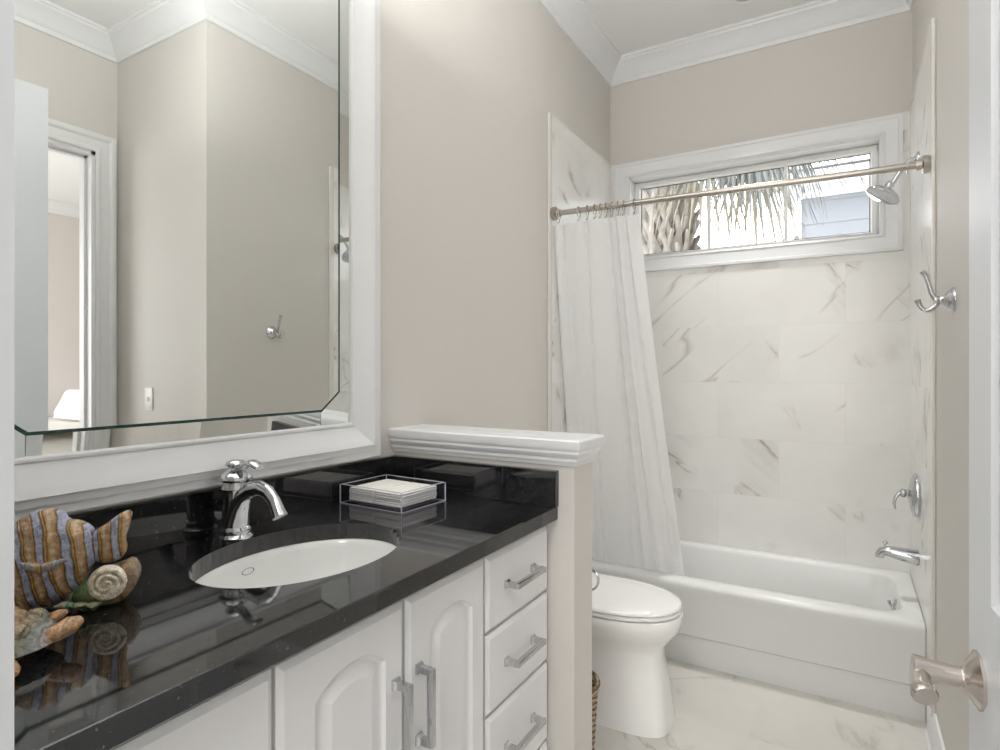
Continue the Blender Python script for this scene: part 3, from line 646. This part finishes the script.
# wicker basket
M['wicker'] = NT('woven_wicker').m
t = NT('woven_wicker'); w1 = t.add('ShaderNodeTexWave'); w1.inputs['Scale'].default_value = 26; w1.inputs['Distortion'].default_value = 4; w1.bands_direction = 'Z'; t.l.new(t.coord(), w1.inputs['Vector'])
t.l.new(t.ramp(w1.outputs[0], [(.1, (.09, .06, .03)), (.5, (.34, .25, .15)), (.9, (.50, .40, .27))]), t.b.inputs['Base Color']); t.b.inputs['Roughness'].default_value = .7; t.bump(w1.outputs[0], .6, .004); M['wicker'] = t.m
bk = thing('wicker_basket', 'tan woven wicker basket on the floor behind the half wall beside the toilet', 'basket', (-.782, 1.72, 0))
m = MB(); n_ = 72
def bring(r, z, ph): return [(-.782+(r+.004*sin(18*2*pi*k/n_+ph))*cos(2*pi*k/n_), 1.72+(r+.004*sin(18*2*pi*k/n_+ph))*sin(2*pi*k/n_), z) for k in range(n_)]
m.loft([bring(.092+.018*k/16, .002+.018*k, pi*(k % 2)) for k in range(17)]+[bring(.104, .29, 0), bring(.088, .02, 0)])
m.build('weave', 'wicker', bk)
m = MB(); m.tube([(-.782+.111*cos(2*pi*k/40), 1.72+.111*sin(2*pi*k/40), .296+.003*sin(20*2*pi*k/40)) for k in range(41)], .009, 10, cap=False); m.build('rim', 'wicker', bk)

# ------------------------------------------------------------------ bathtub
YF = 2.636; RZ = .357
tb = thing('bathtub', 'white alcove bathtub with plain apron below the marble tile', 'bathtub', (-.47, 2.95, 0))
m = MB(); x0, x1 = XL+TT+.001, .246; yb_ = YB-TT-.001
def rrect(xa, xb, ya, yb, r, z, n=8):
    p = []
    for (cx, cy, a0) in ((xb-r, yb-r, 0), (xa+r, yb-r, 90), (xa+r, ya+r, 180), (xb-r, ya+r, 270)):
        for k in range(n): a = radians(a0+90*k/(n-1)); p.append((cx+r*cos(a), cy+r*sin(a), z))
    return p
rings = [rrect(x0, x1, YF+.010, yb_, .004, 0), rrect(x0, x1, YF+.010, yb_, .004, .122), rrect(x0, x1, YF+.001, yb_, .004, .128), rrect(x0, x1, YF, yb_, .004, .145), rrect(x0, x1, YF-.002, yb_, .005, .315), rrect(x0, x1, YF-.004, yb_, .006, .338), rrect(x0, x1, YF+.002, yb_-.001, .012, .351), rrect(x0+.002, x1-.002, YF+.012, yb_-.002, .016, RZ),
         rrect(x0+.06, x1-.055, YF+.078, yb_-.050, .10, RZ), rrect(x0+.066, x1-.060, YF+.086, yb_-.056, .10, RZ-.004), rrect(x0+.074, x1-.066, YF+.093, yb_-.062, .10, RZ-.018), rrect(x0+.10, x1-.085, YF+.115, yb_-.078, .11, .20), rrect(x0+.16, x1-.105, YF+.135, yb_-.095, .12, .09), rrect(x0+.22, x1-.15, YF+.175, yb_-.135, .12, .055)]
m.loft(rings); m.build('shell', 'enamel', tb, auto=40)
m = MB(); m.lathe([(0, 0), (.034, 0), (.034, .004), (.028, .008), (0, .009)], (x1-.072, 2.98, .288), (-1, 0, .14), n=28)
m.tube([(x1-.078, 2.98, .290), (x1-.088, 2.98, .293), (x1-.094, 2.98, .303), (x1-.095, 2.98, .313)], [.007, .006, .006, .007], 10); m.build('overflow_plate', 'chrome', tb)
MB().lathe([(0, .0535), (.028, .0565), (.030, .058), (.022, .061), (0, .061)], (x1-.26, 2.97, 0), n=28).build('drain', 'chrome', tb)

# ------------------------------------------------------------------ shower fittings
xw = XR-TT
ys_ = 2.90
rod = thing('shower_curtain_rod', 'brushed nickel shower curtain rod spanning the tub alcove', 'curtain rod', (-.47, 2.50, 2.0))
rA, rB = Vector((XL+TT+.002, 2.487, 2.010)), Vector((xw-.002, 2.513, 1.999))
m = MB(); m.tube([rA, rA.lerp(rB, .5), rB], .0125, 20); m.build('tube', 'nickel', rod)
for p_, ax in ((rA, 1), (rB, -1)):
    MB().lathe([(0, -.0), (.030, -.0), (.031, .004), (.031, .018), (.026, .022), (.018, .023), (.017, .040), (.0135, .041)], p_, (ax, 0, 0), n=32).build('flange', 'nickel', rod)
MB().lathe([(.0128, 0), (.026, .001), (.026, .004), (.0128, .005)], rB+Vector((-.062, 0, 0)), (-1, 0, 0), n=28).build('collar', 'nickel', rod)

# curtain
m = MB(); NS, NTT = 150, 60; rings = []
def crv(s, t):
    ztop = 1.962+.0*s; zbot = .300
    xt = -1.178+.402*s; 
    xbm = -1.178+.532*s
    e = t**1.12
    x = xt+(xbm-xt)*e
    ph = 2*pi*(5.6*s+.50*sin(2*pi*s*1.2+.4)+.22*sin(2*pi*s*2.7+2.2*t))+1.3*t*sin(5*s)
    amp = (.0145*(1-.25*t))*(.6+.4*sin(9*s+1+1.5*t))
    yl = 2.490+(2.765-2.490)*(t**1.0)
    y = yl+amp*sin(ph)+.0035*sin(2.3*ph+3*t)+.0022*sin(31*s+9*t)*sin(7*t+4*s)
    x += .010*cos(ph)*(1-.3*t)
    z = ztop+(zbot-ztop)*t
    if t < .04: z -= .010*abs(sin(pi*s*9))*(1-t/.04)
    return (x, y, z)
for j in range(NTT+1):
    rings.append([crv(i/NS, j/NTT) for i in range(NS+1)])
m.loft(rings, False, False, False)
cu = m.build('shower_curtain', 'curtain', smooth=True, auto=180, loc=(-.95, 2.5, 1.96))
sm = cu.modifiers.new('thickness', 'SOLIDIFY'); sm.thickness = .0012; sm.offset = 0
tag(cu, 'white fabric shower curtain gathered at the left end of the rod', 'curtain')
# rings
ring0 = None
RX = [-1.150, -1.052, -1.010, -.975, -.948, -.922, -.896, -.868, -.842, -.795]
for k, x in enumerate(RX):
    f_ = (x-rA.x)/(rB.x-rA.x); p_ = rA.lerp(rB, f_)
    if ring0 is None:
        r = thing('curtain_ring', '', 'curtain ring', p_)
        m = MB(); m.tube([(p_.x, p_.y+.019*cos(a_), p_.z-.007+.022*sin(a_)) for a_ in [radians(-75+17*q) for q in range(20)]], .0017, 8)
        m.tube([(p_.x, p_.y+.006, p_.z-.028), (p_.x+.002, p_.y+.002, p_.z-.042), (p_.x, p_.y-.010, p_.z-.050), (p_.x, p_.y-.014, p_.z-.042)], .0016, 8)
        m.build('hook', 'nickel', r)
        m = MB()
        for q in range(5):
            m.lathe([(0, -.0032), (.0026, -.0018), (.0033, 0), (.0026, .0018), (0, .0032)], (p_.x, p_.y+.0125*sin(radians(-50+25*q)), p_.z+.0170*cos(radians(-50+25*q))-.0), (1, 0, 0), n=10)
        m.build('roller', 'nickel', r); ring0 = r
    else:
        r = ring0.copy(); C.objects.link(r); r.location = p_
        for ch in list(ring0.children):
            c = ch.copy(); C.objects.link(c); c.parent = r
    r['group'] = 'curtain rings on the shower rod'
    r['label'] = ('leftmost metal curtain ring on the rod beside the left wall flange' if k == 0 else 'second curtain ring from the left wall, spaced apart on the rod' if k == 1 else
                  'rightmost curtain ring at the free edge of the gathered curtain' if k == 9 else 'metal curtain ring bunched close among others in the middle of the gathered curtain')

# shower head
sh = thing('wall_shower', 'round chrome shower head on a bent arm below the rod end', 'shower head', (xw, ys_, 2.13))
MB().lathe([(0, 0), (.030, 0), (.029, .006), (.018, .012), (.011, .014)], (xw-.0005, ys_, 2.135), (-1, 0, 0), n=28).build('flange', 'chrome', sh)
hx, hz = .120, 1.996
m = MB(); m.tube([(xw-.004, ys_, 2.135), (xw-.028, ys_, 2.133), (xw-.048, ys_, 2.118), (.172, ys_, 2.072), (.157, ys_, 2.046)], [.0095]*5, 14); m.build('arm', 'chrome', sh)
ax_ = Vector((-.50, -.12, -.86)).normalized()
m = MB(); o_ = Vector((.152, ys_-.001, 2.050))
m.lathe([(0, -.004), (.014, -.004), (.017, .004), (.014, .014), (.012, .020), (.024, .026), (.048, .034), (.062, .044), (.067, .052), (.0665, .058), (.060, .062)], o_, ax_, n=40)
m.build('head', 'chrome', sh, auto=50)
m = MB(); m.lathe([(0, .058), (.059, .058), (.059, .0612), (0, .0612)], o_, ax_, n=40); M['nozzle'] = plain('grey_nozzle_plate', lin(128, 130, 133), .45); m.build('nozzle_plate', 'nozzle', sh, auto=40)

# valve
va = thing('shower_valve', 'chrome shower valve with oval plate and curved lever on the right tile', 'valve', (xw, ys_, .765))
m = MB(); m.lathe([(0, 0), (.080, 0), (.083, .008), (.079, .018), (.062, .027), (.036, .031), (.028, .034), (0, .034)], (xw-.0005, ys_, .780), (-1, 0, 0), n=44, sx=1.08, sy=1.0); m.build('plate', 'chrome', va, auto=50)
m = MB(); m.lathe([(0, .033), (.020, .033), (.022, .036), (.016, .036), (.013, .042), (.018, .048), (.019, .056), (.012, .064), (0, .066)], (xw, ys_, .785), (-1, 0, 0), n=30)
m.tube([(xw-.055, ys_, .787), (xw-.068, ys_-.004, .781), (xw-.079, ys_-.008, .765), (xw-.084, ys_-.010, .742), (xw-.079, ys_-.010, .718)], [.009, .0085, .008, .0085, .006], 14, flat=[1, .9, .8, .7, .6])
m.build('lever', 'chrome', va, auto=50)
# tub spout
sp_ = thing('tub_spout', 'chrome tub spout with diverter knob above the bathtub', 'faucet', (xw, ys_, .53))
m = MB(); m.tube([(xw-.0005, ys_, .530), (xw-.02, ys_, .530), (xw-.07, ys_, .537), (xw-.105, ys_, .541), (xw-.124, ys_, .536), (xw-.132, ys_, .522), (xw-.132, ys_, .513)], [.035, .034, .030, .026, .022, .018, .016], 24, flat=[.9, .9, .85, .8, .85, 1, 1]); m.build('body', 'chrome', sp_, auto=50)
m = MB(); m.lathe([(0, 0), (.004, 0), (.004, .012), (.009, .016), (.010, .021), (.006, .026), (0, .027)], (xw-.113, ys_, .556), n=18); m.build('diverter_knob', 'chrome', sp_)

# robe hook
rh = thing('robe_hook', 'chrome double robe hook on the right wall beside the tile edge', 'hook', (XR, 2.06, 1.48))
m = MB(); m.lathe([(0, 0), (.034, 0), (.034, .004), (.030, .008), (.027, .010), (.026, .016), (.018, .021), (.014, .026), (.011, .034), (.013, .040), (.011, .046), (0, .047)], (XR-.0005, 2.06, 1.482), (-1, 0, 0), n=34); m.build('base', 'chrome', rh, auto=50)
yk = 2.06
m = MB(); m.tube([(XR-0.036, yk, 1.482), (XR-0.044, yk, 1.487), (XR-0.052, yk, 1.503), (XR-0.058, yk, 1.528), (XR-0.064, yk, 1.550), (XR-0.069, yk, 1.560), (XR-0.073, yk, 1.566)], [.008, .0075, .007, .0065, .0065, .0075, .009], 14); m.build('upper_arm', 'chrome', rh, auto=60)
m = MB(); m.tube([(XR-0.036, yk, 1.480), (XR-0.044, yk, 1.466), (XR-0.056, yk, 1.455), (XR-0.069, yk, 1.455), (XR-0.078, yk, 1.466), (XR-0.083, yk, 1.478), (XR-0.085, yk, 1.485)], [.008, .0075, .007, .0065, .0065, .0075, .009], 14); m.build('lower_arm', 'chrome', rh, auto=60)

# light switch on the return wall
ls = thing('light_switch', 'white light switch plate on the beige return wall seen in the mirror', 'light switch', (.737, YJ, 1.137))
m = MB(); m.box(.737-.036, .737+.036, YJ-.006, YJ-.0005, 1.137-.058, 1.137+.058, .003, 2); m.build('plate', 'switch', ls)
m = MB(); m.box(.737-.006, .737+.006, YJ-.013, YJ-.0062, 1.137-.012, 1.137+.012, .002, 2); m.build('toggle', 'switch', ls)

# bed in the bedroom, seen through the doorway in the mirror
bd = thing('bed', 'white made bed in the far room seen through the mirrored doorway', 'bed', (4.0, 2.6, 0))
MB().box(3.30, 4.80, 1.1, 3.15, .12, .45, .02).build('base', 'linen', bd)
MB().box(3.28, 4.80, 1.08, 3.16, .46, .80, .06, 4).build('duvet', 'linen', bd)
MB().box(3.25, 4.82, 3.22, 3.30, 0, 1.35, .02).build('headboard', 'trim', bd)
def pillow(x, y, z, w, h_, t_, tilt, label):
    p = thing('pillow', label, 'pillow', (x, y, z), 0, 'pillows on the bed'); p.rotation_euler = (tilt, 0, 0)
    m = MB(); rings = []
    for j in range(9):
        v_ = -1+2*j/8; s_ = sqrt(max(0.02, 1-v_**6)); rings.append([(w/2*math.copysign(abs(cos(a_))**.5, cos(a_))*(1-.06*(1-abs(v_))), t_/2*s_*sin(a_)*(1-.55*abs(cos(a_))**3), h_/2*v_) for a_ in [2*pi*k/28 for k in range(28)]])
    m.loft(rings); m.build('cushion', 'linen', p, local=True)
pillow(3.95, 3.06, 1.06, .66, .50, .17, radians(-14), 'tall white pillow against the headboard in the mirrored bedroom')
pillow(3.95, 2.78, .96, .60, .30, .14, radians(-26), 'low white pillow in front of the tall one in the mirrored bedroom')

# ------------------------------------------------------------------ outside the window
M['siding'] = plain('grey_blue_siding', lin(134, 138, 144), .8)
M['whitewood'] = plain('white_fascia', lin(238, 240, 242), .6)
M['roof'] = plain('dark_shingle', lin(120, 118, 116), .9, noise_amt=.1, scale=20)
M['frond'] = plain('pale_palm_frond', lin(126, 131, 128), .6, noise_amt=.15, scale=6)
M['dryfrond'] = plain('dry_palm_frond', lin(160, 152, 128), .7, noise_amt=.15, scale=6)
M['boot'] = plain('palm_boot', lin(158, 152, 144), .8, noise_amt=.2, scale=12)
M['bark'] = plain('palm_bark', lin(142, 128, 112), .9, noise_amt=.3, scale=18)
M['bounce_ground'] = plain('pale_bounce_ground', lin(196, 192, 184), .9, noise_amt=.2, scale=2)  # unseen ground, made pale to bounce daylight up onto the window head
struct(MB().box(-14, 14, 4.5, 24, -.5, -.35).build('ground', 'bounce_ground', smooth=False))
hs = thing('neighbour_house', 'grey sided neighbouring house with white eave seen through the window', 'house', (2.6, 9, -.35))
m = MB()
for k in range(14):
    z = -.35+.3*k; m.prism([(-.62, 9.0, z), (-.62, 8.985, z), (-.62, 8.997, z+.3), (-.62, 9.0, z+.3)], (6, 0, 0))
m.box(-.62, 5.4, 9.0, 12, -.35, 3.85); m.build('wall', 'siding', hs, smooth=False)
MB().box(-.66, -.54, 8.955, 8.99, -.35, 3.66).build('corner_board', 'whitewood', hs, smooth=False)
m = MB(); m.box(-.75, 5.5, 8.60, 9.0, 3.68, 3.72); m.box(-.75, 5.5, 8.58, 8.62, 3.70, 3.86); m.box(-.75, 5.5, 8.93, 8.975, 3.60, 3.68); m.build('eave', 'whitewood', hs, smooth=False)
m = MB(); m.prism([(-.78, 8.50, 3.87), (-.78, 10.5, 4.4), (-.78, 12.4, 3.87)], (6.3, 0, 0)); m.build('roof', 'roof', hs, smooth=False)
m = MB(); m.tube([(-.60, 8.93, 3.10), (-.50, 8.93, 2.7), (-.50, 8.93, -.3)], .03, 8); m.build('downpipe', 'roof', hs)

pt = thing('palm_tree', 'palm tree with criss-cross trunk boots and drooping fronds outside the window', 'tree', (-1.62, 6.1, -.35))
px, py = -1.62, 6.1
MB().lathe([(.20, -.35), (.19, 1.0), (.20, 3.0), (.22, 3.9), (.16, 4.3), (0, 4.4)], (px, py, 0), n=20).build('trunk', 'bark', pt)
rnd = random.Random(11)
m = MB()
for lv in range(20):
    for k in range(7):
        a_ = 2*pi*(k+.5*(lv % 2))/7+rnd.uniform(-.1, .1); z = 1.5+.13*lv
        for sg in (-1, 1):
            p0 = Vector((px+.20*cos(a_+sg*.34), py+.20*sin(a_+sg*.34), z-.13)); p1 = Vector((px+.27*cos(a_), py+.27*sin(a_), z+.09)); p2 = Vector((px+.34*cos(a_-sg*.16), py+.34*sin(a_-sg*.16), z+.25))
            m.tube([p0, p1, p2], [.034, .028, .020], 6, flat=[.35]*3)
m.build('boots', 'boot', pt, auto=60)
def fan(base, dirv, R, droop, n, mat, spread=150):
    """fan leaf: petiole from the crown to base, leaflets radiating and hanging"""
    m = MB(); d = Vector(dirv).normalized(); up = Vector((0, 0, 1)); sd = d.cross(up).normalized(); nu = sd.cross(d).normalized()
    c0 = Vector((px, py, 4.0)); b_ = Vector(base)
    m.tube([c0, c0.lerp(b_, .5)+Vector((0, 0, .10)), b_], [.022, .016, .012], 6)
    for k in range(n):
        a_ = radians(-spread+2*spread*k/(n-1)); dd = (d*cos(a_)+sd*sin(a_)).normalized()
        L = R*(.75+.25*cos(a_*.6))*rnd.uniform(.85, 1.05); w = .020; q = []; pts = []
        for j in range(6):
            t_ = j/5; p_ = b_+dd*L*t_*(1-.35*droop*t_)+Vector((0, 0, -droop*L*t_**1.7*.95))+Vector((rnd.uniform(-.01, .01), rnd.uniform(-.01, .01), 0))*t_
            pts.append(p_)
        wv_ = dd.cross(up).normalized()
        rings = []
        for j, p_ in enumerate(pts):
            ww = w*(.5+1.2*min(1, j/1.5))*(1-j/5.2)
            rings.append([p_-wv_*ww+Vector((0, 0, .006)), p_-Vector((0, 0, .002)), p_+wv_*ww+Vector((0, 0, .006)), p_+Vector((0, 0, .001))])
        m.loft(rings)
    return m.build('frond', mat, pt, auto=180)
FR = [((-.85, 5.45, 3.35), (.5, -.6, -.35), .95, .8, 36, 'frond'), ((-1.05, 5.25, 3.15), (.3, -.8, -.5), .85, .95, 34, 'dryfrond'), ((-.65, 5.6, 3.55), (.9, -.3, -.1), 1.0, .7, 34, 'frond'), ((-1.3, 5.3, 3.45), (.1, -1, -.2), .9, .75, 30, 'frond'),
      ((-.60, 5.75, 3.75), (1, -.2, 0), 1.15, .62, 34, 'frond'), ((-1.0, 5.2, 3.8), (.5, -.9, .1), 1.1, .6, 34, 'frond'), ((-.70, 5.35, 3.05), (.5, -.5, -.6), .75, .95, 30, 'dryfrond'),
      ((-2.3, 5.6, 3.9), (-.8, -.6, .1), 1.1, .6, 30, 'frond'), ((-2.4, 6.4, 3.9), (-1, .3, .1), 1.1, .6, 30, 'frond'), ((-1.5, 6.9, 4.0), (.1, 1, .1), 1.1, .6, 30, 'frond'), ((-.8, 6.6, 4.1), (.8, .5, .2), 1.2, .55, 30, 'frond'),
      ((-.3, 5.6, 4.15), (1, -.3, .15), 1.3, .5, 34, 'frond'), ((-.9, 5.0, 4.3), (.4, -.9, .3), 1.2, .5, 30, 'frond')]
FR += [((-.72, 5.30, 3.30), (.2, -.7, -.5), .8, .95, 36, 'frond'), ((-.90, 5.40, 3.60), (.6, -.5, -.3), .9, .9, 36, 'frond'), ((-.55, 5.45, 3.35), (.6, -.4, -.5), .7, .95, 30, 'frond'), ((-1.15, 5.35, 3.5), (.1, -.8, -.4), .8, .95, 30, 'frond')]
for f_ in FR: fan(*f_)
